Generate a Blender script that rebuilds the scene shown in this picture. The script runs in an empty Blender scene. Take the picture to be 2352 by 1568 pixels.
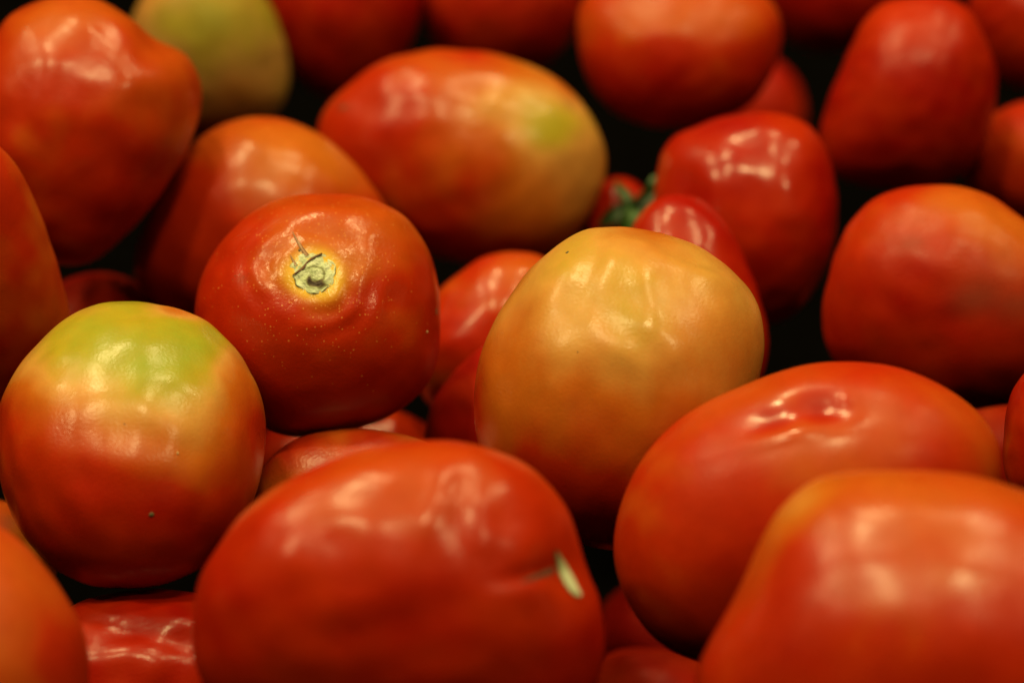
import bpy, bmesh, math, random
import numpy as np
from mathutils import Vector, Matrix
sc = bpy.context.scene
COL = sc.collection

# ---------------------------------------------------------------- camera
W, H = 2352.0, 1568.0
PITCH, D0, LENS, SENS = math.radians(35.0), 0.70, 100.0, 36.0
TGT = np.array([0.0, 0.0, 0.06])
CAM = TGT + D0*np.array([0.0, -math.cos(PITCH), math.sin(PITCH)])
FWD = np.array([0.0, math.cos(PITCH), -math.sin(PITCH)])
RGT = np.array([1.0, 0.0, 0.0])
UPV = np.cross(RGT, FWD)
cd = bpy.data.cameras.new("camera")
cam = bpy.data.objects.new("camera", cd); COL.objects.link(cam)
cam.location = CAM
cam.rotation_euler = (math.pi/2 - PITCH, 0, 0)
cd.lens, cd.sensor_width = LENS, SENS
cd.clip_start, cd.clip_end = 0.05, 50
cd.dof.use_dof = True
cd.dof.focus_distance = 0.632
cd.dof.aperture_fstop = 6.8
sc.camera = cam

# ---------------------------------------------------------------- world, exposure
wd = bpy.data.worlds.new("World"); sc.world = wd; wd.use_nodes = True
wd.node_tree.nodes["Background"].inputs[0].default_value = (1.0, 0.55, 0.3, 1)
wd.node_tree.nodes["Background"].inputs[1].default_value = 0.0
sc.view_settings.view_transform = 'Standard'
sc.view_settings.look = 'None'
sc.view_settings.exposure = 0.0
sc.view_settings.gamma = 1.0

# ---------------------------------------------------------------- shop lamps: a grid of ceiling lights over the heap
LAMP_W, LAMP_H = 16.5, 2.4
rot = math.radians(-9)
lamp_rng = random.Random(11)
for iy in range(3):
    for ix in range(4):
        gx, gy = (ix-1.6)*1.15, (iy-1.0)*0.9 + 0.36
        gx += lamp_rng.uniform(-.22, .22); gy += lamp_rng.uniform(-.18, .18)
        ld = bpy.data.lights.new("ceiling_light", 'AREA')
        ld.shape = 'RECTANGLE'; ld.size, ld.size_y = 0.20, 0.12
        ld.energy = LAMP_W*lamp_rng.uniform(.55, 1.45); ld.color = (1.0, 0.77, 0.33)
        lo = bpy.data.objects.new("ceiling_light", ld); COL.objects.link(lo)
        lo.location = (gx*math.cos(rot)-gy*math.sin(rot), gx*math.sin(rot)+gy*math.cos(rot), LAMP_H)
        lo.rotation_euler = (0, 0, rot)

# ---------------------------------------------------------------- materials
def nd(nt, typ, **kw):
    n = nt.nodes.new(typ)
    for k, v in kw.items(): setattr(n, k, v)
    return n
def mix_rgb(nt, fac, a, b, blend='MIX'):
    m = nd(nt, 'ShaderNodeMix', data_type='RGBA', blend_type=blend)
    for sock, v in ((m.inputs[0], fac), (m.inputs[6], a), (m.inputs[7], b)):
        if hasattr(v, 'is_linked'): nt.links.new(v, sock)
        else: sock.default_value = v
    return m.outputs[2]
def math_n(nt, op, a, b=0.0, c=None, clamp=False):
    m = nd(nt, 'ShaderNodeMath', operation=op, use_clamp=clamp)
    for i, v in enumerate((a, b) if c is None else (a, b, c)):
        if hasattr(v, 'is_linked'): nt.links.new(v, m.inputs[i])
        else: m.inputs[i].default_value = v
    return m.outputs[0]
def skin_mat(name, rough=0.4, coat=0.50, coat_rough=0.23, bump=0.25, freckle=0.0, spec=0.09, sss=0.05, mottle=0.22, lumps=0.25):
    m = bpy.data.materials.new(name); m.use_nodes = True; nt = m.node_tree
    bs = nt.nodes["Principled BSDF"]; L = nt.links.new
    tc = nd(nt, 'ShaderNodeTexCoord')
    at = nd(nt, 'ShaderNodeAttribute', attribute_name='ripe_lit')  # ripeness, plus orange painted in where some tops catch the lamps
    n1 = nd(nt, 'ShaderNodeTexNoise'); n1.inputs['Scale'].default_value = 75; n1.inputs['Detail'].default_value = 6; n1.inputs['Roughness'].default_value = 0.62
    mp = nd(nt, 'ShaderNodeMapping'); mp.inputs['Scale'].default_value = (1.0, 0.55, 1.0)
    L(tc.outputs['Object'], mp.inputs[0]); L(mp.outputs[0], n1.inputs['Vector'])
    # unripe skin is the most mottled
    amp = math_n(nt, 'MULTIPLY_ADD', at.outputs['Fac'], -0.6*mottle, mottle*0.9)
    off = math_n(nt, 'SUBTRACT', n1.outputs['Fac'], 0.5)
    rv = math_n(nt, 'MULTIPLY_ADD', off, amp, at.outputs['Fac'])
    cr = nd(nt, 'ShaderNodeValToRGB'); e = cr.color_ramp.elements
    stops = [(0.0,(0.23,0.29,0.022)), (0.18,(0.34,0.27,0.016)), (0.36,(0.50,0.25,0.052)), (0.55,(0.42,0.105,0.008)), (0.78,(0.36,0.020,0.0008)), (1.0,(0.27,0.0042,0.0003))]
    e[0].position, e[0].color = stops[0][0], (*stops[0][1], 1)
    e[1].position, e[1].color = stops[-1][0], (*stops[-1][1], 1)
    for p, c in stops[1:-1]:
        q = e.new(p); q.color = (*c, 1)
    L(rv, cr.inputs[0])
    colr = cr.outputs[0]
    # dull bruised places
    ab = nd(nt, 'ShaderNodeAttribute', attribute_name='bruise')
    colr = mix_rgb(nt, ab.outputs['Fac'], colr, (0.055, 0.04, 0.022, 1))
    # faint blotches
    n2 = nd(nt, 'ShaderNodeTexNoise'); n2.inputs['Scale'].default_value = 260; n2.inputs['Detail'].default_value = 3
    L(tc.outputs['Object'], n2.inputs['Vector'])
    k = math_n(nt, 'MULTIPLY_ADD', n2.outputs['Fac'], 0.22, 0.89)
    kk = nd(nt, 'ShaderNodeCombineColor')
    for i in range(3): L(k, kk.inputs[i])
    colr = mix_rgb(nt, 1.0, colr, kk.outputs[0], 'MULTIPLY')
    if freckle:
        vo = nd(nt, 'ShaderNodeTexVoronoi'); vo.inputs['Scale'].default_value = 1500
        L(tc.outputs['Object'], vo.inputs['Vector'])
        af = nd(nt, 'ShaderNodeAttribute', attribute_name='freckle')
        sep = nd(nt, 'ShaderNodeSeparateColor'); L(vo.outputs['Color'], sep.inputs[0])
        d = math_n(nt, 'LESS_THAN', vo.outputs['Distance'], math_n(nt, 'MULTIPLY_ADD', sep.outputs[1], 0.26, 0.08))
        ah = nd(nt, 'ShaderNodeAttribute', attribute_name='halo')
        colr = mix_rgb(nt, ah.outputs['Fac'], colr, (0.66, 0.43, 0.018, 1))
        pick = math_n(nt, 'LESS_THAN', sep.outputs[0], af.outputs['Fac'])
        f = math_n(nt, 'MULTIPLY', math_n(nt, 'MULTIPLY', d, pick), freckle)
        colr = mix_rgb(nt, f, colr, (0.72, 0.33, 0.08, 1))
    L(colr, bs.inputs['Base Color'])
    bs.inputs['Roughness'].default_value = rough
    bs.inputs['Specular IOR Level'].default_value = spec
    ag = nd(nt, 'ShaderNodeAttribute', attribute_name='gloss')      # wet, stretched places
    L(math_n(nt, 'ADD', ag.outputs['Fac'], coat), bs.inputs['Coat Weight'])
    bs.inputs['Coat IOR'].default_value = 1.45
    n4 = nd(nt, 'ShaderNodeTexNoise'); n4.inputs['Scale'].default_value = 120; n4.inputs['Detail'].default_value = 2
    L(tc.outputs['Object'], n4.inputs['Vector'])
    cr0 = math_n(nt, 'MULTIPLY_ADD', n4.outputs['Fac'], coat_rough*0.9, coat_rough*0.55)
    L(math_n(nt, 'MULTIPLY', cr0, math_n(nt, 'MULTIPLY_ADD', ag.outputs['Fac'], -0.75, 1.0)), bs.inputs['Coat Roughness'])
    bs.inputs['Subsurface Weight'].default_value = sss
    bs.inputs['Subsurface Radius'].default_value = (1.0, 0.25, 0.08)
    bs.inputs['Subsurface Scale'].default_value = 0.004
    n3 = nd(nt, 'ShaderNodeTexNoise'); n3.inputs['Scale'].default_value = 1400; n3.inputs['Detail'].default_value = 2
    L(tc.outputs['Object'], n3.inputs['Vector'])
    b1 = nd(nt, 'ShaderNodeBump'); L(math_n(nt, 'MULTIPLY_ADD', ag.outputs['Fac'], -1.2*bump, bump, True), b1.inputs['Strength']); b1.inputs['Distance'].default_value = 0.0002
    L(n3.outputs['Fac'], b1.inputs['Height'])
    n5 = nd(nt, 'ShaderNodeTexNoise'); n5.inputs['Scale'].default_value = 170; n5.inputs['Detail'].default_value = 1
    L(tc.outputs['Object'], n5.inputs['Vector'])
    b2 = nd(nt, 'ShaderNodeBump'); L(math_n(nt, 'MULTIPLY_ADD', ag.outputs['Fac'], -1.2*lumps, lumps, True), b2.inputs['Strength']); b2.inputs['Distance'].default_value = 0.0006
    L(n5.outputs['Fac'], b2.inputs['Height']); L(b1.outputs[0], b2.inputs['Normal'])
    L(b2.outputs[0], bs.inputs['Normal']); L(b2.outputs[0], bs.inputs['Coat Normal'])
    return m
def attr_mat(name, stops, rough=0.7, noise=0.25, scale=900, bump=0.4):
    """colour from the 'stain' attribute with grain, for scars, cracks, leaves and blemishes"""
    m = bpy.data.materials.new(name); m.use_nodes = True; nt = m.node_tree
    bs = nt.nodes["Principled BSDF"]; L = nt.links.new
    tc = nd(nt, 'ShaderNodeTexCoord')
    at = nd(nt, 'ShaderNodeAttribute', attribute_name='stain')
    n1 = nd(nt, 'ShaderNodeTexNoise'); n1.inputs['Scale'].default_value = scale; n1.inputs['Detail'].default_value = 5
    L(tc.outputs['Object'], n1.inputs['Vector'])
    v = math_n(nt, 'MULTIPLY_ADD', math_n(nt, 'SUBTRACT', n1.outputs['Fac'], 0.5), noise*2, at.outputs['Fac'])
    cr = nd(nt, 'ShaderNodeValToRGB'); e = cr.color_ramp.elements
    e[0].position, e[0].color = stops[0][0], (*stops[0][1], 1)
    e[1].position, e[1].color = stops[-1][0], (*stops[-1][1], 1)
    for p, c in stops[1:-1]:
        q = e.new(p); q.color = (*c, 1)
    L(v, cr.inputs[0]); L(cr.outputs[0], bs.inputs['Base Color'])
    bs.inputs['Roughness'].default_value = rough
    bp = nd(nt, 'ShaderNodeBump'); bp.inputs['Strength'].default_value = bump; bp.inputs['Distance'].default_value = 0.0003
    L(n1.outputs['Fac'], bp.inputs['Height']); L(bp.outputs[0], bs.inputs['Normal'])
    return m
M = {
 'skin':  skin_mat('tomato_skin'),
 'scar':  skin_mat('freckled_tomato_skin', coat=0.5, coat_rough=0.2, freckle=0.4, bump=0.3),
 'satin': skin_mat('satin_tomato_skin', rough=0.36, spec=0.5, coat=0.3, coat_rough=0.3, bump=0.7),
 'soft':  skin_mat('soft_sheen_tomato_skin', coat=0.66, coat_rough=0.25, mottle=0.42, lumps=0.12),
 'wet':   skin_mat('glossy_tomato_skin', coat=0.55, coat_rough=0.21, bump=0.12),
 'matte': skin_mat('matte_tomato_skin', rough=0.45, coat=0.22, coat_rough=0.3, lumps=0.15),
 'dull':  skin_mat('dull_tomato_skin', rough=0.6, coat=0.10, coat_rough=0.35, spec=0.08),
 'cork':  attr_mat('corky_scar', [(0.0,(0.56,0.64,0.46)), (0.3,(0.38,0.46,0.26)), (0.6,(0.14,0.13,0.05)), (0.85,(0.055,0.032,0.014)), (1.0,(0.03,0.016,0.008))]),
 'crack': attr_mat('dried_crack', [(0.0,(0.40,0.25,0.14)), (0.45,(0.20,0.085,0.035)), (1.0,(0.05,0.018,0.008))], noise=0.3),
 'leaf':  attr_mat('green_sepal', [(0.0,(0.045,0.13,0.014)), (0.5,(0.016,0.055,0.008)), (1.0,(0.007,0.02,0.005))], rough=0.55, scale=400),
 'spot':  attr_mat('dark_blemish', [(0.0,(0.10,0.085,0.03)), (1.0,(0.025,0.02,0.01))], noise=0.4),
 'fleck': attr_mat('pale_fleck', [(0.0,(0.62,0.50,0.26)), (1.0,(0.30,0.18,0.07))], noise=0.4),
}

# ---------------------------------------------------------------- the fruit: contours and places
# outline points are where each fruit's contour is seen, in picture units (2352 wide, 1568 high)
# name -> centre, outline, thickness ratio (of mean radius), layer height guess, colour etc.
T = {}
def tom(key, c, pts, h, thick=1.0, tilt=(0,0), **k):
    T[key] = dict(c=c, pts=pts, h=h, thick=thick, tilt=tilt, **k)
def ell(cx, cy, rx, ry, rot=0, n=24):
    import math
    a = math.radians(rot); out=[]
    for i in range(n):
        t = 2*math.pi*i/n
        x, y = rx*math.cos(t), ry*math.sin(t)
        out.append((cx+x*math.cos(a)-y*math.sin(a), cy+x*math.sin(a)+y*math.cos(a)))
    return out
tom('scar', (730,728), [(740,445),(790,447),(830,450),(890,468),(940,510),(985,580),(1005,640),(1012,740),(1006,820),(985,880),(950,920),(880,960),(800,987),(720,1003),(650,998),(590,975),(540,930),(490,860),(460,790),(448,720),(450,670),(470,610),(510,550),(560,500),(620,465),(680,450)], .088, 1.0)
tom('greentop', (302,1020), [(300,692),(380,700),(450,720),(510,765),(560,820),(595,890),(610,960),(606,1030),(580,1145),(525,1245),(450,1310),(380,1340),(290,1350),(200,1340),(120,1300),(60,1240),(20,1170),(-2,1100),(-10,1030),(-8,960),(10,890),(50,830),(100,770),(160,722),(220,700)], .075, .95, (0,-.22))
tom('amber', (1425,890), [(1400,522),(1480,525),(1560,545),(1620,570),(1680,610),(1720,660),(1745,720),(1753,780),(1745,850),(1725,930),(1690,1020),(1640,1110),(1570,1200),(1500,1245),(1420,1262),(1330,1250),(1240,1210),(1170,1150),(1115,1080),(1094,1000),(1093,910),(1105,830),(1140,740),(1180,680),(1230,610),(1280,568),(1340,532)], .088, .95)
tom('patchy', (1055,362), [(724,300),(735,265),(760,230),(800,190),(860,150),(950,128),(1050,120),(1150,128),(1225,152),(1300,203),(1350,260),(1385,320),(1396,372),(1388,430),(1362,490),(1322,540),(1270,580),(1200,606),(1110,608),(1010,592),(910,545),(820,470),(760,395)], .07, .85)
tom('orange', (600,520), [(590,272),(660,280),(720,300),(780,345),(840,410),(885,475),(905,540),(890,620),(840,690),(760,740),(650,770),(540,765),(440,735),(360,700),(312,650),(305,590),(320,540),(345,490),(380,430),(420,370),(465,318),(520,284)], .05, .95)
tom('pointed', (190,290), [(-40,120),(0,50),(60,12),(130,-4),(200,-3),(260,22),(330,72),(372,92),(430,128),(462,180),(467,215),(460,260),(440,325),(400,400),(350,470),(280,540),(210,598),(155,614),(90,600),(20,560),(-40,490),(-80,400),(-90,300),(-75,200)], .095, .9)
tom('leftedge', (-70,640), [(-70,310),(0,345),(40,395),(80,470),(115,560),(140,640),(158,720),(160,800),(130,880),(70,940),(-20,975),(-120,975),(-200,930),(-260,850),(-290,740),(-290,620),(-265,500),(-220,400),(-150,330)], .09, .95, (-.1,.45))
tom('shaded', (225,790), ell(225,790,170,168), .03, 1)
tom('olive', (480,95), [(480,-95),(550,-75),(605,-10),(640,60),(660,130),(663,195),(648,245),(610,285),(550,308),(480,312),(410,300),(350,260),(310,200),(296,130),(305,50),(340,-25),(400,-75)], .06, 1)
tom('topred', (790,0), [(790,-190),(870,-170),(930,-120),(965,-40),(970,20),(962,70),(940,120),(905,175),(840,225),(765,235),(690,190),(640,100),(615,0),(610,-70),(640,-140),(710,-180)], .06, 1)
tom('topdull', (1150,0), ell(1150,0,182,185), .055, 1)
tom('blunt', (1560,130), [(1330,10),(1325,60),(1330,130),(1352,190),(1400,250),(1470,285),(1560,294),(1660,275),(1740,228),(1780,160),(1796,85),(1790,30),(1760,-12),(1690,-40),(1600,-50),(1500,-48),(1400,-35),(1350,-15)], .072, 1.0)
tom('peek', (1735,255), ell(1735,255,112,125), -.05, 1)
tom('backdark', (1905,-40), ell(1905,-40,165,160), .05, 1)
tom('tall', (2088,225), [(2130,-14),(2180,-6),(2220,18),(2245,55),(2268,110),(2285,180),(2282,260),(2260,335),(2215,400),(2150,430),(2060,436),(1985,428),(1925,405),(1893,365),(1884,310),(1900,250),(1930,170),(1960,100),(1990,42),(2030,6),(2080,-10)], .075, .95)
tom('corner', (2385,50), ell(2385,50,165,165), .06, 1)
tom('rightback', (2410,385), ell(2410,385,200,155,8), .05, 1)
tom('brownpatch', (2185,680), [(2110,425),(2040,438),(1980,478),(1935,535),(1907,620),(1887,720),(1886,770),(1900,815),(1940,860),(2010,900),(2100,925),(2200,935),(2300,930),(2390,900),(2460,840),(2490,750),(2480,660),(2430,570),(2352,503),(2280,455),(2200,430)], .07, .85)
tom('heart', (1725,490), [(1700,263),(1740,258),(1800,264),(1850,287),(1890,340),(1914,420),(1921,500),(1906,580),(1880,650),(1830,712),(1770,745),(1700,755),(1630,735),(1570,690),(1530,620),(1510,540),(1506,460),(1512,400),(1522,350),(1550,312),(1600,284),(1650,268)], .066, .9)
tom('nippled', (1585,690), [(1560,445),(1600,452),(1650,490),(1690,555),(1722,620),(1746,690),(1759,770),(1761,835),(1735,895),(1680,935),(1600,950),(1520,935),(1460,895),(1425,830),(1415,740),(1425,640),(1445,560),(1468,500),(1505,460)], .06, .85)
tom('calyx', (1440,560), [(1405,405),(1450,412),(1480,440),(1510,490),(1540,560),(1550,640),(1510,710),(1440,730),(1370,700),(1335,620),(1335,540),(1352,460),(1375,420)], .035, 1)
tom('necked', (1130,775), [(1195,580),(1250,590),(1300,625),(1325,690),(1325,780),(1295,860),(1235,920),(1160,955),(1080,962),(1010,945),(965,900),(950,830),(958,760),(985,695),(1020,655),(1060,628),(1105,598),(1150,583)], .045, .9)
tom('deepred', (1175,985), [(1180,780),(1110,792),(1050,845),(1003,915),(982,975),(978,1020),(990,1090),(1030,1150),(1100,1185),(1180,1190),(1260,1175),(1330,1130),(1370,1060),(1375,980),(1350,900),(1310,840),(1250,795)], .045, .9)
tom('sliver', (815,1060), ell(815,1062,235,135,4), .01, 1)
tom('bronze', (790,1150), [(800,984),(860,987),(920,998),(985,1018),(1030,1070),(1040,1140),(1010,1220),(940,1280),(840,1310),(740,1310),(650,1285),(595,1235),(578,1175),(590,1110),(612,1058),(650,1025),(700,1000),(750,988)], .053, .95)
tom('front', (920,1390), [(443,1430),(452,1340),(490,1262),(560,1180),(640,1120),(720,1080),(800,1046),(880,1025),(980,1013),(1060,1015),(1120,1028),(1180,1053),(1232,1093),(1280,1150),(1320,1220),(1350,1300),(1376,1370),(1390,1430),(1393,1480),(1386,1545),(1350,1620),(1280,1690),(1170,1745),(1030,1770),(880,1765),(730,1740),(600,1700),(500,1630),(450,1540)], .095, .8, (0,.13))
tom('dented', (1830,1165), [(1930,830),(1860,835),(1780,855),(1700,890),(1620,930),(1540,985),(1480,1050),(1440,1120),(1420,1180),(1411,1260),(1420,1330),(1450,1400),(1500,1465),(1580,1510),(1680,1530),(1800,1520),(1930,1480),(2060,1410),(2170,1320),(2250,1220),(2295,1120),(2302,1045),(2280,980),(2230,930),(2160,885),(2080,850),(2000,833)], .09, .8)
tom('blurred', (2150,1500), [(1590,1590),(1602,1540),(1622,1490),(1665,1420),(1712,1325),(1752,1240),(1790,1172),(1840,1125),(1900,1100),(1980,1087),(2080,1084),(2200,1095),(2352,1128),(2480,1190),(2600,1290),(2680,1420),(2700,1560),(2660,1700),(2570,1810),(2420,1890),(2240,1920),(2050,1910),(1870,1870),(1720,1790),(1630,1690)], .10, .8)
tom('rightedge', (2450,1010), [(2450,800),(2395,822),(2352,858),(2325,892),(2308,940),(2303,1000),(2308,1075),(2335,1140),(2390,1195),(2450,1215),(2530,1190),(2590,1110),(2600,1010),(2580,900),(2520,825)], .085, 1)
tom('tuck', (2290,1045), ell(2290,1045,145,128), -.03, 1)
tom('leftfront', (-70,1520), [(-70,1185),(0,1213),(50,1250),(100,1305),(150,1370),(185,1430),(202,1490),(206,1560),(195,1640),(150,1730),(60,1810),(-60,1840),(-180,1820),(-280,1740),(-340,1620),(-350,1480),(-310,1340),(-220,1230),(-140,1190)], .09, .9)
tom('shiny', (325,1580), [(325,1352),(400,1352),(470,1370),(540,1430),(580,1520),(580,1620),(540,1710),(460,1780),(340,1810),(220,1790),(130,1720),(80,1630),(80,1530),(115,1440),(190,1382),(260,1360)], .04, .95)
tom('brownsliver', (-20,1300), ell(-20,1300,150,155), .03, 1)
tom('dimfront', (1490,1660), ell(1490,1660,185,178), -.03, 1)
tom('under', (1510,1470), ell(1510,1470,150,150), -.05, 1)

DIST = {"scar": 0.6704, "greentop": 0.6389, "amber": 0.6377, "patchy": 0.7706, "orange": 0.7479, "pointed": 0.7265, "leftedge": 0.681, "shaded": 0.7592, "olive": 0.8333, "topred": 0.8523, "topdull": 0.8614, "blunt": 0.7977, "peek": 1.0154, "backdark": 0.8874, "tall": 0.7779, "corner": 0.8531, "rightback": 0.8013, "brownpatch": 0.7068, "heart": 0.7442, "nippled": 0.7122, "calyx": 0.783, "necked": 0.7276, "deepred": 0.6959, "sliver": 0.7442, "bronze": 0.66, "front": 0.5671, "dented": 0.6012, "blurred": 0.5542, "rightedge": 0.6377, "tuck": 0.823, "leftfront": 0.5715, "shiny": 0.6358, "brownsliver": 0.6894, "dimfront": 0.7265, "under": 0.7808}
# ---------------------------------------------------------------- geometry helpers
def ray(x, y):
    d = FWD + RGT*((x-W/2)/W*SENS/LENS) - UPV*((y-H/2)/W*SENS/LENS)
    return d/np.linalg.norm(d)
def to_px(P):
    q = P - CAM; z = q @ FWD
    return np.c_[(q @ RGT)/z*LENS/SENS*W + W/2, -(q @ UPV)/z*LENS/SENS*W + H/2]
_ico = {}
def ico(level):
    if level not in _ico:
        bm = bmesh.new(); bmesh.ops.create_icosphere(bm, subdivisions=level, radius=1.0)
        v = np.array([p.co[:] for p in bm.verts]); f = [tuple(p.index for p in q.verts) for q in bm.faces]
        bm.free(); _ico[level] = (v, f)
    return _ico[level]
def waves(P, wl, n, rng):
    """smooth random field of unit variance with wavelength wl"""
    out = np.zeros(len(P))
    for _ in range(n):
        k = rng.normal(size=3); k /= np.linalg.norm(k)
        out += np.sin(P @ (k*2*math.pi/wl*rng.uniform(.7, 1.4)) + rng.uniform(0, 6.28))
    return out*math.sqrt(2/n)
def set_attr(me, name, arr):
    a = me.attributes.new(name, 'FLOAT', 'POINT'); a.data.foreach_set('value', np.asarray(arr, dtype=np.float32))
def make_mesh(name, verts, faces, mat, **attrs):
    me = bpy.data.meshes.new(name); me.from_pydata([tuple(map(float, p)) for p in verts], [], faces); me.update()
    me.polygons.foreach_set('use_smooth', [True]*len(me.polygons))
    for k, a in attrs.items(): set_attr(me, k, a)
    me.materials.append(mat)
    return me
def link(name, data, parent=None):
    o = bpy.data.objects.new(name, data); COL.objects.link(o)
    if parent is not None: o.parent = parent
    return o

NA = 360
GRID = np.linspace(-math.pi, math.pi, NA, endpoint=False)
def contour(t):
    d = ray(*t['c']); n = -d; r = np.cross(UPV, n); r /= np.linalg.norm(r); u = np.cross(n, r)
    xy = []
    for p in t['pts']:
        q = ray(*p); q = q/np.dot(q, d); xy.append((np.dot(q-d, r), np.dot(q-d, u)))
    xy = np.array(xy); th = np.arctan2(xy[:,1], xy[:,0]); rad = np.hypot(xy[:,0], xy[:,1])
    o = np.argsort(th); th, rad = th[o], rad[o]
    rr = np.interp(GRID, np.r_[th-2*math.pi, th, th+2*math.pi], np.r_[rad, rad, rad])
    k = np.exp(-.5*(np.arange(-15, 16)/5.0)**2); k /= k.sum()
    rr = np.convolve(np.r_[rr[-15:], rr, rr[:15]], k, 'valid')
    w = min((rr*abs(np.cos(GRID-a))).max() for a in np.linspace(0, math.pi, 36))
    return d, n, r, u, rr, w*t['thick']
class Fruit: pass
FR = {}
def fruit(key, seed, level=5):
    """one tomato: its cross-section follows its contour, its depth is its own width, with lumps, dents and creases"""
    t = T[key]; look = LOOK.get(key, {}); rng = np.random.default_rng(seed)
    d, n, r, u, rr, half = contour(t); D = DIST[key]
    rr = rr*D; half *= D
    v, faces = ico(level)
    th = np.arctan2(v[:,1], v[:,0]); c = np.hypot(v[:,0], v[:,1])
    rho = np.interp(th, np.r_[GRID, math.pi], np.r_[rr, rr[0]])
    inv = 1/rr**2; A0 = inv.mean(); A2 = 2*(inv*np.cos(2*GRID)).mean(); B2 = 2*(inv*np.sin(2*GRID)).mean()
    low = 1/np.sqrt(np.maximum(A0 + A2*np.cos(2*th) + B2*np.sin(2*th), A0*.3))
    w = c**2; rho = low*(1-w) + rho*w
    P = np.c_[np.cos(th)*rho*c, np.sin(th)*rho*c, v[:,2]*half]
    tk = t['tilt']; P[:,2] += tk[0]*P[:,0] + tk[1]*P[:,1]
    R = math.sqrt(A0)**-1
    Mx = np.c_[r, u, n]; C = CAM + d*D
    def normals(P):
        me = bpy.data.meshes.new('tmp'); me.from_pydata(P.tolist(), [], faces); me.update()
        N = np.empty(len(P)*3, dtype=np.float32); me.vertices.foreach_get('normal', N); bpy.data.meshes.remove(me)
        return N.reshape(-1, 3).astype(float)
    N = normals(P)
    px = to_px(C + P @ Mx.T); front = 1/(1+np.exp(-(N[:,2]+.05)*14))
    lump = look.get('lump', 1.0)
    disp = R*(0.011*waves(P, R*1.5, 10, rng) + 0.0065*waves(P, R*.62, 18, rng)*front)*lump
    disp += R*0.0023*waves(P, R*.30, 26, rng)*front*look.get('ripple', 1.0)
    mm = 0.001
    for (x, y, rx, ry, a, h) in look.get('dents', []):
        ca, sa = math.cos(math.radians(a)), math.sin(math.radians(a)); dx, dy = px[:,0]-x, px[:,1]-y
        q = ((dx*ca+dy*sa)/rx)**2 + ((-dx*sa+dy*ca)/ry)**2
        disp += h*mm*np.exp(-q*.8)*front
    if 'rings' in look:                                  # wrinkles that circle the stem end
        x, y, rmax, h, wl = look['rings']
        dx, dy = px[:,0]-x, (px[:,1]-y)*1.08; a = np.arctan2(dy, dx); dist = np.hypot(dx, dy)
        ph = dist/wl*2*math.pi + 0.8*np.sin(3*a+1) + .6*np.sin(5*a+.4) + .7*waves(P, R*.9, 8, rng)
        env = np.clip((dist-58)/40, 0, 1)*np.exp(-(dist/rmax)**4)
        disp += h*mm*np.sin(ph)*env*front*(.65+.35*np.sin(2*a+.5))
        lob = np.sin(9*a + .8*waves(P, R*.8, 6, rng))
        disp += .30*h*mm*lob*np.clip((dist-90)/80, 0, 1)*np.exp(-((dist-190)/95)**2)*front
    P = P + N*disp[:, None]
    N = normals(P)
    # ripeness; on some fruit, patches also paint the orange of the lit top
    ripe_lit = np.full(len(P), look.get('ripe_lit', .86)) + .05*waves(P, R*1.1, 8, rng) + .02*waves(P, R*.3, 14, rng)
    warp = waves(P, R*.7, 10, rng); warp2 = waves(P, R*.7, 10, rng)
    for (x, y, rx, ry, a, val, st) in look.get('patch', []):
        ca, sa = math.cos(math.radians(a)), math.sin(math.radians(a))
        dx, dy = px[:,0]-x+warp*rx*.13, px[:,1]-y+warp2*ry*.13
        q = ((dx*ca+dy*sa)/rx)**2 + ((-dx*sa+dy*ca)/ry)**2
        k = st*np.exp(-q**1.3*.7)*front
        ripe_lit = ripe_lit*(1-k) + val*k
    bruise = np.zeros(len(P))
    for (x, y, rx, ry, a, st) in look.get('bruise', []):
        ca, sa = math.cos(math.radians(a)), math.sin(math.radians(a))
        dx, dy = px[:,0]-x+warp*rx*.2, px[:,1]-y+warp2*ry*.2
        bruise = np.maximum(bruise, st*np.exp(-(((dx*ca+dy*sa)/rx)**2 + ((-dx*sa+dy*ca)/ry)**2))*front)
    gloss = np.zeros(len(P))
    for (x, y, rx, ry, a, st) in look.get('gloss', []):
        gloss = np.maximum(gloss, st*np.exp(-(((px[:,0]-x)/rx)**2 + ((px[:,1]-y)/ry)**2)**2)*front)
    att = dict(ripe_lit=np.clip(ripe_lit, 0, 1), bruise=bruise, gloss=gloss)
    if 'rings' in look:
        x, y = look['rings'][:2]
        hd = np.hypot((px[:,0]-x)/1.06, px[:,1]-y-3)
        att['halo'] = np.clip(1.05*np.exp(-(hd/(65+4*warp))**6), 0, 1)*front
        att['freckle'] = np.clip(.75*np.exp(-(np.hypot(px[:,0]-x, px[:,1]-y)/150)**2), 0, 1)*front
    f = Fruit(); f.P, f.N, f.px, f.front, f.R, f.C, f.M = P, N, to_px(C + P @ Mx.T), N[:,2] > 0.02, R, C, Mx
    f.D = D; FR[key] = f
    parts = look.get('parts', False)
    me = make_mesh('tomato_skin' if parts else 'tomato', P, faces, M[look.get('mat', 'skin')], **att)
    mw = Matrix(((r[0], u[0], n[0], C[0]), (r[1], u[1], n[1], C[1]), (r[2], u[2], n[2], C[2]), (0, 0, 0, 1)))
    if parts:
        root = link('tomato', None); root.empty_display_size = .01
        link('skin', me, root)
    else:
        root = link('tomato', me)
    root.matrix_world = mw
    root['label'] = look['label']; root['category'] = 'tomato'; root['group'] = 'tomatoes heaped in the pile'
    f.root = root
    return f
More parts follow.
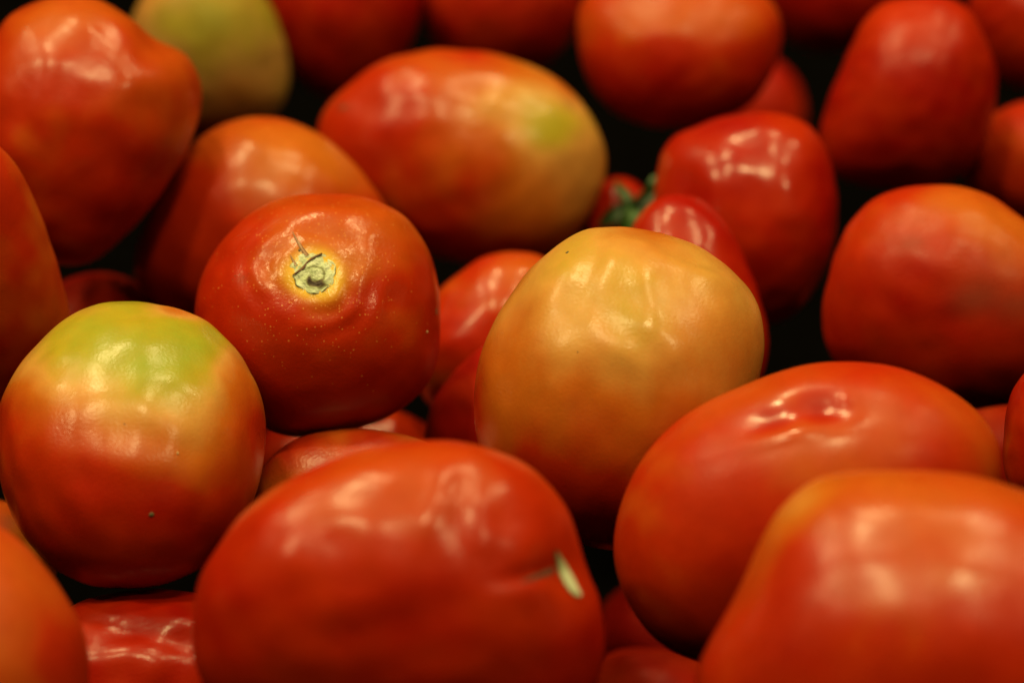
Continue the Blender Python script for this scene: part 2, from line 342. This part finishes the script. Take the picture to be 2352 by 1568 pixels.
def at(f, x, y, lift=0.0):
    """point and normal on the seen side of a fruit, in its own frame"""
    d2 = (f.px[:,0]-x)**2 + (f.px[:,1]-y)**2 + (~f.front)*1e9
    i = np.argsort(d2)[:8]; w = 1/(d2[i]+4.0); w /= w.sum()
    p = (f.P[i]*w[:,None]).sum(0); nn = (f.N[i]*w[:,None]).sum(0); nn /= np.linalg.norm(nn)
    # slide within the tangent plane to meet the exact place
    q = f.M.T @ (ray(x, y)); o = f.M.T @ (CAM - f.C)
    den = q @ nn
    if abs(den) > .12: p = o + q*((p-o) @ nn)/den
    return p + nn*lift, nn
def ribbon(f, name, pts, widths, mat, lift=.00012, crown=.0002, stain=None, across=7, pos=None):
    """a tapered strip laid along the skin"""
    S = [at(f, *p) for p in pts] if pos is None else pos
    V, st = [], []; nS = len(S)
    for i, (p, nn) in enumerate(S):
        a = S[max(i-1, 0)][0]; b = S[min(i+1, nS-1)][0]; tg = b-a; tg /= np.linalg.norm(tg)
        side = np.cross(nn, tg); side /= np.linalg.norm(side)
        for j in range(across):
            s = j/(across-1)*2-1
            V.append(p + side*widths[i]*s + nn*(lift + crown*(1-s*s)))
            st.append(abs(s)**1.5 if stain is None else stain(i/(nS-1), s))
    F = [(i*across+j, i*across+j+1, (i+1)*across+j+1, (i+1)*across+j) for i in range(nS-1) for j in range(across-1)]
    # underside, so that the strip has thickness
    base = len(V); V2 = []
    for i, (p, nn) in enumerate(S):
        for j in range(across): V2.append(np.array(V[i*across+j]) - nn*(lift + crown*.9 + .0002))
    F += [(base+a, base+d, base+c, base+b) for (a, b, c, d) in list(F)]
    for i in range(nS-1):
        for j in (0, across-1):
            q = (i*across+j, (i+1)*across+j, base+(i+1)*across+j, base+i*across+j); F.append(q if j else q[::-1])
    return link(name, make_mesh(name, V+V2, F, mat, stain=st+st), f.root)
def dome(f, name, x, y, rx, ry, ang, mat, h, rng, seg=20, rings=5, stain=None, parent=None, rag=.08, lift=.0, rough=0.0):
    """a small raised irregular pad on the skin (sizes in picture units)"""
    p0, nn = at(f, x, y, lift); k = f.D*SENS/LENS/W
    ex = np.array([1.0, 0, 0]); ex = ex - nn*(ex @ nn); ex /= np.linalg.norm(ex); ey = np.cross(nn, ex)
    ca, sa = math.cos(math.radians(-ang)), math.sin(math.radians(-ang))
    ph = rng.uniform(0, 6.28, 5)
    V = [p0 + nn*h]; st = [0 if stain is None else stain(0, 0, 0)]
    for i in range(1, rings+1):
        q = i/rings
        for j in range(seg):
            a = j/seg*2*math.pi
            rg = 1 + rag*q*(np.sin(2*a+ph[0]) + .8*np.sin(3*a+ph[1]) + .6*np.sin(7*a+ph[2]) + .5*np.sin(11*a+ph[3]))/1.6
            lx, ly = rx*k*q*rg*math.cos(a), ry*k*q*rg*math.sin(a)
            X, Y = lx*ca-ly*sa, lx*sa+ly*ca
            V.append(p0 + ex*X + ey*Y + nn*(h*(1-q**2.2) - (0.0006 if i == rings else 0) + (rng.normal()*rough*.5 + rough*math.sin(5*q*math.cos(a)*2+ph[0])*math.sin(4*q*math.sin(a)*2+ph[1]) if rough else 0)))
            st.append(.2+.5*q if stain is None else stain(q, a, 0))
    F = [(0, 1+j, 1+(j+1) % seg) for j in range(seg)]
    for i in range(rings-1):
        for j in range(seg):
            a, b = 1+i*seg+j, 1+i*seg+(j+1) % seg; F.append((a, a+seg, b+seg, b))
    return link(name, make_mesh(name, V, F, mat, stain=st), parent or f.root)

# ---------------------------------------------------------------- how each tomato looks
LOOK = {
 'scar': dict(label='red tomato with a round pale green corky stem scar facing the viewer', mat='scar', parts=True, ripe_lit=.84, lump=.5, ripple=1.0,
    rings=(722, 622, 170, .33, 58), dents=[(722,626,108,98,0,-1.9), (570,600,50,70,20,-.6), (790,485,140,18,8,.55), (740,462,150,10,4,-.3), (640,490,60,18,-30,.4), (760,535,110,14,12,-.4)],
    patch=[(740,520,240,100,0,.70,.7), (735,600,120,90,-20,.62,.7), (721,628,90,82,0,.42,1.0), (870,520,120,60,35,.62,.6), (760,470,180,40,0,.68,.5)], bruise=[(552,640,16,12,0,.25)]),  # first broad patch paints the lit upper side more orange
 'greentop': dict(mat='soft', label='tomato with a lime green top fading into orange and red, at the left', parts=True, ripe_lit=.90, lump=.55, ripple=1.3,
    patch=[(320,950,330,150,4,.64,.8), (300,780,340,125,8,.07,.97), (370,850,130,110,40,.03,.85), (250,760,150,70,0,.12,.7), (400,1010,90,110,20,.46,.45), (560,900,45,90,-20,.80,.4)],
    dents=[(270,840,60,40,20,-.3)]),
 'amber': dict(label='large amber yellow tomato turning orange below, in the middle right of the heap', parts=True, ripe_lit=.90, lump=.7, ripple=.7, mat='soft',
    patch=[(1430,760,430,255,0,.47,.96), (1440,640,400,180,5,.32,.85), (1310,585,90,45,-40,.22,.7), (1730,760,60,170,0,.28,.7), (1480,700,140,90,0,.27,.6), (1400,850,120,80,0,.40,.5), (1600,960,150,90,-30,.50,.6), (1150,900,70,160,10,.62,.6), (1640,770,90,120,0,.55,.6), (1210,860,40,80,0,.5,.4)],
    dents=[(1590,590,95,14,22,-.9), (1480,555,110,14,6,.45), (1640,640,70,18,20,.45), (1410,720,70,90,0,-.5), (1300,640,20,90,30,.35), (1355,630,18,80,24,-.3),
           (1395,610,20,70,16,.3), (1490,690,26,60,-14,.6), (1455,740,60,24,30,.4), (1560,700,26,80,-12,-.3), (1650,730,40,110,-20,.35), (1420,800,60,26,35,.45), (1230,760,26,110,20,.25), (1340,570,60,26,-35,-.5)]),
 'patchy': dict(label='long orange tomato with a yellow green patch at its right end', ripe_lit=.84, lump=.8, ripple=1.2, parts=True,
    patch=[(1150,230,240,120,20,.58,.75), (1260,440,160,170,20,.46,.8), (1270,270,130,90,30,.24,.85), (1290,290,70,40,-10,.06,.8), (1350,400,70,120,0,.36,.6), (1120,235,40,50,50,.30,.5)],
    dents=[(830,230,50,40,0,-.5), (1190,300,90,20,30,-.25)], bruise=[(785,248,14,10,0,.35), (1310,240,20,14,0,.3)]),
 'orange': dict(label='plain orange tomato half hidden behind the tomato with the corky scar', ripe_lit=.80, lump=.9,
    patch=[(690,350,190,80,12,.46,.85), (640,420,220,120,0,.62,.5), (390,500,110,160,0,.88,.8)]),
 'pointed': dict(label='big red orange tomato with a blunt nub at its right, top left', ripe_lit=.80, lump=1.3, ripple=1.4,
    patch=[(200,80,240,110,0,.70,.8), (160,30,170,50,0,.60,.7), (430,160,60,50,40,.62,.6)],  # broad first patch is lamp-lit orange painted onto the top
    dents=[(352,112,42,60,30,-.9), (150,90,60,40,40,-.7), (300,60,70,20,35,.5), (240,70,40,16,50,-.7), (100,130,40,60,0,.5), (380,330,60,30,-40,-.4)], bruise=[(380,380,30,70,35,.22), (395,330,14,20,0,.3)]),
 'leftedge': dict(label='dull orange brown tomato cut off by the left edge of the picture', mat='dull', ripe_lit=.74, lump=.6),
 'shaded': dict(mat='dull', label='deeply shaded red tomato low between the two leftmost tomatoes and the corky one', ripe_lit=.95),
 'olive': dict(label='olive green unripe tomato behind the pointed red one', mat='dull', ripe_lit=.37, lump=.8, bruise=[(480,100,400,400,0,.38)], patch=[(500,40,120,70,0,.10,.9), (600,140,70,150,0,.30,.6), (520,260,160,80,0,.50,.7), (640,20,40,60,0,.12,.7)]),
 'topred': dict(mat='matte', label='blurred red tomato right of the olive green one, at the top', ripe_lit=.93),
 'topdull': dict(label='dull dark red tomato at the top, behind the patchy long one', mat='dull', ripe_lit=.9),
 'blunt': dict(mat='matte', label='blunt red tomato lying on its side with an orange sheen on top', ripe_lit=.86, patch=[(1560,30,280,60,0,.68,.8), (1560,30,260,60,0,.66,.7)], lump=.6, dents=[(1500,20,120,30,0,-.5)]),  # both patches paint the orange sheen of the lit upper side
 'peek': dict(mat='dull', label='small dark piece of tomato peeking out below the blunt one', ripe_lit=.95),
 'backdark': dict(label='dark shaded tomato at the back between the blunt one and the upright one', ripe_lit=.97, mat='dull'),
 'tall': dict(mat='matte', label='upright egg shaped red tomato, tallest in the back right', patch=[(2110,40,120,60,0,.74,.7)], ripe_lit=.95, lump=.8, dents=[(2110,30,40,26,0,-.8)]),  # tip painted more orange, as if lit from above
 'corner': dict(mat='matte', label='red tomato cut off by the top right corner', ripe_lit=.93),
 'rightback': dict(label='dark orange tomato at the right edge beside the upright one', ripe_lit=.86, mat='dull', patch=[(2330,320,90,40,0,.68,.6)]),
 'brownpatch': dict(mat='matte', label='large red tomato with a brownish bruise, at the right above the dented one', ripe_lit=.88, lump=.8, ripple=1.2,
    patch=[(2150,510,260,80,15,.72,.7), (2250,480,170,60,25,.55,.8), (2330,560,60,90,0,.62,.6)], dents=[(2100,555,60,50,0,-.6)], bruise=[(2260,670,80,60,20,.45), (2330,700,60,60,0,.4), (2090,560,30,22,0,.3)]),  # wide first patch paints the orange tone of the lit top
 'heart': dict(label='glossy heart shaped red tomato behind the pointed small one', mat='wet', ripe_lit=.93, lump=1.2, ripple=1.0,
    patch=[(1810,290,60,40,30,.72,.6)], dents=[(1690,310,110,34,20,-1.5), (1760,420,50,60,0,-.7), (1680,390,30,60,0,.5), (1800,390,24,70,-20,.5)]),
 'nippled': dict(label='small bright red tomato with a pointed tip behind the amber one', mat='wet', ripe_lit=.93, lump=1.0, dents=[(1570,520,50,34,0,-.8)]),
 'calyx': dict(label='small pinkish red tomato with a green leafy calyx still attached', parts=True, ripe_lit=.92),
 'necked': dict(label='orange red tomato with a narrow neck between the corky and the amber ones', mat='wet', ripe_lit=.82, patch=[(1200,620,90,50,-10,.55,.7)], dents=[(1040,690,60,60,0,-1.0)]),
 'deepred': dict(label='deep red tomato in shadow tight against the left side of the amber one', ripe_lit=.97, mat='dull'),
 'sliver': dict(label='small shiny corner of a tomato in the gap under the corky one', mat='wet', ripe_lit=.84),
 'bronze': dict(label='bronze brown tomato with a satin highlight, behind the big front one', mat='satin', ripe_lit=.72, lump=.4, ripple=.3),
 'front': dict(label='big red tomato front and bottom centre with a small pale scar at its right', parts=True, ripe_lit=.88, lump=.6, ripple=1.3,
    patch=[(960,1120,340,120,8,.69,.8), (980,1070,260,60,8,.70,.6), (1310,1330,60,80,-25,.70,.6)],  # wide top patches paint lit orange; the shaded rest stays red
    dents=[(1300,1310,46,70,-25,-1.8), (1225,1318,60,16,-14,-1.3), (1180,1290,50,40,0,-.4), (1000,1150,26,90,15,.3), (1060,1180,22,90,0,-.4), (1110,1200,24,110,-5,.35), (930,1120,40,90,40,-.3)]),
 'dented': dict(label='orange red tomato with glossy dents on its top, right of the amber one', mat='matte', ripe_lit=.80, lump=.45, ripple=0.0,
    patch=[(1850,950,400,130,10,.68,.8), (1950,900,300,90,15,.72,.5), (1760,955,50,24,-10,1.0,.8), (1892,925,50,32,0,1.0,.8)], gloss=[(1840,955,150,70,0,.6)],  # widest patch puts the orange of the lit top into the colour
    dents=[(1765,958,66,30,-12,-1.3), (1888,930,62,34,5,-1.8), (1800,1002,80,14,-14,.5), (1940,915,12,12,0,.6)], bruise=[]),
 'blurred': dict(mat='soft', label='very large out of focus tomato with an orange rim, bottom right foreground', ripe_lit=.84, lump=.6, ripple=.9,
    patch=[(2150,1200,430,150,5,.66,.8), (1830,1140,110,50,-40,.42,.85), (2150,1110,330,60,5,.58,.6), (1760,1250,40,140,25,.62,.6), (1690,1440,40,160,20,.68,.5)]),  # widest patch paints the orange of light falling on the top
 'rightedge': dict(label='bright red tomato cut off by the right edge beside the dented one', ripe_lit=.9),
 'tuck': dict(mat='dull', label='bit of red tomato tucked behind the dented one near the right edge', ripe_lit=.92),
 'leftfront': dict(label='smooth orange red tomato cut off by the bottom left corner', ripe_lit=.80, lump=.4, ripple=.3, mat='dull', patch=[(20,1320,180,130,0,.68,.8), (20,1260,160,90,40,.66,.7)]),  # upper patch colours in the orange of the lit side
 'shiny': dict(label='low lying red tomato with crinkled shiny highlights, bottom left', ripe_lit=.92, lump=1.3, ripple=2.2, dents=[(330,1450,80,26,10,-1.2), (300,1500,50,24,0,.9), (410,1480,50,30,30,-.9)]),
 'brownsliver': dict(label='brownish sliver of a tomato under the green topped one, left edge', ripe_lit=.62, mat='dull'),
 'dimfront': dict(mat='dull', label='dim red tomato at the bottom edge below the dented one', ripe_lit=.9),
 'under': dict(label='dark tomato in shadow underneath the dented one', ripe_lit=1.0, mat='dull'),
}
for i, key in enumerate(T):
    fruit(key, 100+i, 6 if key in ('scar', 'greentop', 'amber', 'dented', 'front') else 5)

# ---------------------------------------------------------------- stem scar of the middle tomato
rng = np.random.default_rng(7)
f = FR['scar']
def scar_stain(q, a, _):
    x, y = q*math.cos(a), q*math.sin(a)                        # right and up over the scar
    s = .10 + .10*math.sin(9*x+2) * math.sin(8*y+1)
    ring = math.exp(-((math.hypot(x-.08, y+.12)-.40)/.06)**2)
    s += .5*ring*max(.0, min(1, .75+.6*math.cos(a-.5)))
    s += .95*math.exp(-(((x-.25)/.42)**2 + ((y+.55)/.17)**2))
    s += .8*math.exp(-(((x+.12)/.10)**2 + ((y+.35)/.22)**2))
    s += .5*math.exp(-(((x+.5)/.14)**2 + ((y-.12)/.12)**2))
    if q > .93: s += .8*max(0, math.sin(5*a+1)*.6+.5)
    return min(max(s, 0), 1)
sc_o = dome(f, 'stem_scar', 720, 626, 54, 48, 8, M['cork'], .0004, rng, seg=80, rings=26, stain=scar_stain, rag=.085, lift=.0001, rough=.00022)
dome(f, 'core', 722, 631, 17, 13, 25, M['cork'], .0001, rng, seg=24, rings=6, stain=lambda q, a, _: -.12+.5*q**5, parent=sc_o, rag=.25, lift=.00034, rough=.00006)
ribbon(f, 'crack', [(672,533),(678,545),(685,557),(692,569),(699,580),(706,588)], [.00006,.0002,.0003,.0004,.0005,.0005], M['crack'], crown=.0001)
ribbon(f, 'crack', [(667,586),(671,594),(675,602),(680,611)], [.00006,.00018,.0003,.0004], M['crack'], crown=.0001)
# the brown fold that runs over the scar
ribbon(f, 'fold', None, [.0001,.0002,.00032,.00016,.00026,.0002,.0001], M['crack'], stain=lambda s, t: .6+.4*abs(t), crown=.0001,
       pos=[at(f, x, y, .00055) for x, y in ((672,634),(684,626),(697,617),(704,606),(716,596),(730,589),(740,584))])
dome(f, 'blemish', 688, 575, 5, 4, 20, M['spot'], .00015, rng, seg=10, rings=3)
dome(f, 'fleck', 981, 762, 3.5, 5, 0, M['fleck'], .0002, rng, seg=10, rings=3)
dome(f, 'blemish', 1002, 716, 3, 12, 5, M['spot'], .0002, rng, seg=12, rings=3)
for x, y, s in ((540,634,2.4), (551,630,1.8), (560,636,1.6), (535,642,1.6), (572,628,1.4)):
    dome(f, 'blemish', x, y, s, s, 0, M['spot'], .00008, rng, seg=8, rings=2)
f = FR['greentop']
dome(f, 'blemish', 348, 1181, 8, 7, 0, M['spot'], .0003, rng, seg=14, rings=3)
dome(f, 'fleck', 408, 1040, 3, 5, 0, M['fleck'], .0002, rng, seg=10, rings=3)
dome(f, 'blemish', 286, 973, 4, 2.5, 0, M['spot'], .0001, rng, seg=8, rings=2)
f = FR['amber']
dome(f, 'blemish', 1303, 580, 6, 4.5, -40, M['spot'], .0002, rng, seg=12, rings=3)
dome(f, 'blemish', 1327, 808, 3, 3, 0, M['spot'], .0001, rng, seg=8, rings=2)
f = FR['patchy']
dome(f, 'blemish', 790, 247, 10, 7, 0, M['spot'], .0002, rng, seg=12, rings=3)
f = FR['front']
ribbon(f, 'stem_scar', [(1274,1264),(1280,1280),(1287,1297),(1294,1313),(1303,1330),(1313,1346),(1322,1358),(1330,1367)], [.0002,.0007,.0012,.0016,.0018,.0017,.0013,.0004], M['cork'], lift=.0003, crown=.0004, stain=lambda s, t: .62-1.1*s+.25*abs(t)**3 if s < .5 else .06+.3*abs(t)**4, across=9)
ribbon(f, 'crack', [(1196,1336),(1212,1331),(1228,1326),(1244,1320),(1260,1313),(1272,1307)], [.0001,.0003,.0005,.0006,.0006,.0005], M['crack'], stain=lambda s, t: .75+.25*abs(t))

# ---------------------------------------------------------------- green calyx on the small pinkish tomato
f = FR['calyx']
def leaf_path(pts, lifts):
    return [(lambda pn: (pn[0]+pn[1]*l, pn[1]))(at(f, *p)) for p, l in zip(pts, lifts)]
sep = [
 ([(1446,486),(1436,472),(1427,456),(1420,442),(1414,428)], [.0035,.0045,.004,.0025,.0015], [.0014,.0016,.0014,.001,.0003], .35),
 ([(1446,488),(1430,496),(1414,504),(1400,512),(1384,520)], [.0035,.0045,.004,.003,.002], [.0016,.0024,.0022,.0016,.0004], .6),
 ([(1446,488),(1460,482),(1472,470),(1478,456),(1482,440)], [.0035,.0055,.0065,.007,.008], [.0014,.0018,.0017,.0014,.0004], .65),
 ([(1448,490),(1446,504),(1442,516),(1436,530),(1430,542)], [.0035,.0055,.005,.004,.002], [.0018,.0028,.0028,.002,.0004], .15),
 ([(1448,490),(1462,500),(1472,512),(1480,526)], [.0035,.005,.004,.002], [.0014,.0022,.0018,.0004], .4),
]
for pts, lifts, wid, s0 in sep:
    ribbon(f, 'sepal', None, wid, M['leaf'], lift=0, crown=-.0006, stain=lambda s, t, s0=s0: s0+.25*abs(t), pos=leaf_path(pts, lifts), across=5)
pth = leaf_path([(1446,488),(1450,484),(1455,478),(1458,470)], [.002,.006,.010,.013])
V, F = [], []
for i, (p, nn) in enumerate(pth):
    rr_ = .0012 if i < 3 else .0015
    for j in range(10):
        a = j/10*2*math.pi; V.append(p + np.array([math.cos(a), math.sin(a)*.8, math.sin(a)*.4])*rr_)
for i in range(len(pth)-1):
    for j in range(10): F.append((i*10+j, i*10+(j+1) % 10, (i+1)*10+(j+1) % 10, (i+1)*10+j))
F.append(tuple(range(30, 40)))
link('stalk', make_mesh('stalk', V, F, M['leaf'], stain=[.4]*len(V)), f.root)

BENCH_Z = -.09
# ---------------------------------------------------------------- the dark bench the heap lies on
bm = bmesh.new(); bmesh.ops.create_grid(bm, x_segments=2, y_segments=2, size=.9)
me = bpy.data.meshes.new('bench_top'); bm.to_mesh(me); bm.free()
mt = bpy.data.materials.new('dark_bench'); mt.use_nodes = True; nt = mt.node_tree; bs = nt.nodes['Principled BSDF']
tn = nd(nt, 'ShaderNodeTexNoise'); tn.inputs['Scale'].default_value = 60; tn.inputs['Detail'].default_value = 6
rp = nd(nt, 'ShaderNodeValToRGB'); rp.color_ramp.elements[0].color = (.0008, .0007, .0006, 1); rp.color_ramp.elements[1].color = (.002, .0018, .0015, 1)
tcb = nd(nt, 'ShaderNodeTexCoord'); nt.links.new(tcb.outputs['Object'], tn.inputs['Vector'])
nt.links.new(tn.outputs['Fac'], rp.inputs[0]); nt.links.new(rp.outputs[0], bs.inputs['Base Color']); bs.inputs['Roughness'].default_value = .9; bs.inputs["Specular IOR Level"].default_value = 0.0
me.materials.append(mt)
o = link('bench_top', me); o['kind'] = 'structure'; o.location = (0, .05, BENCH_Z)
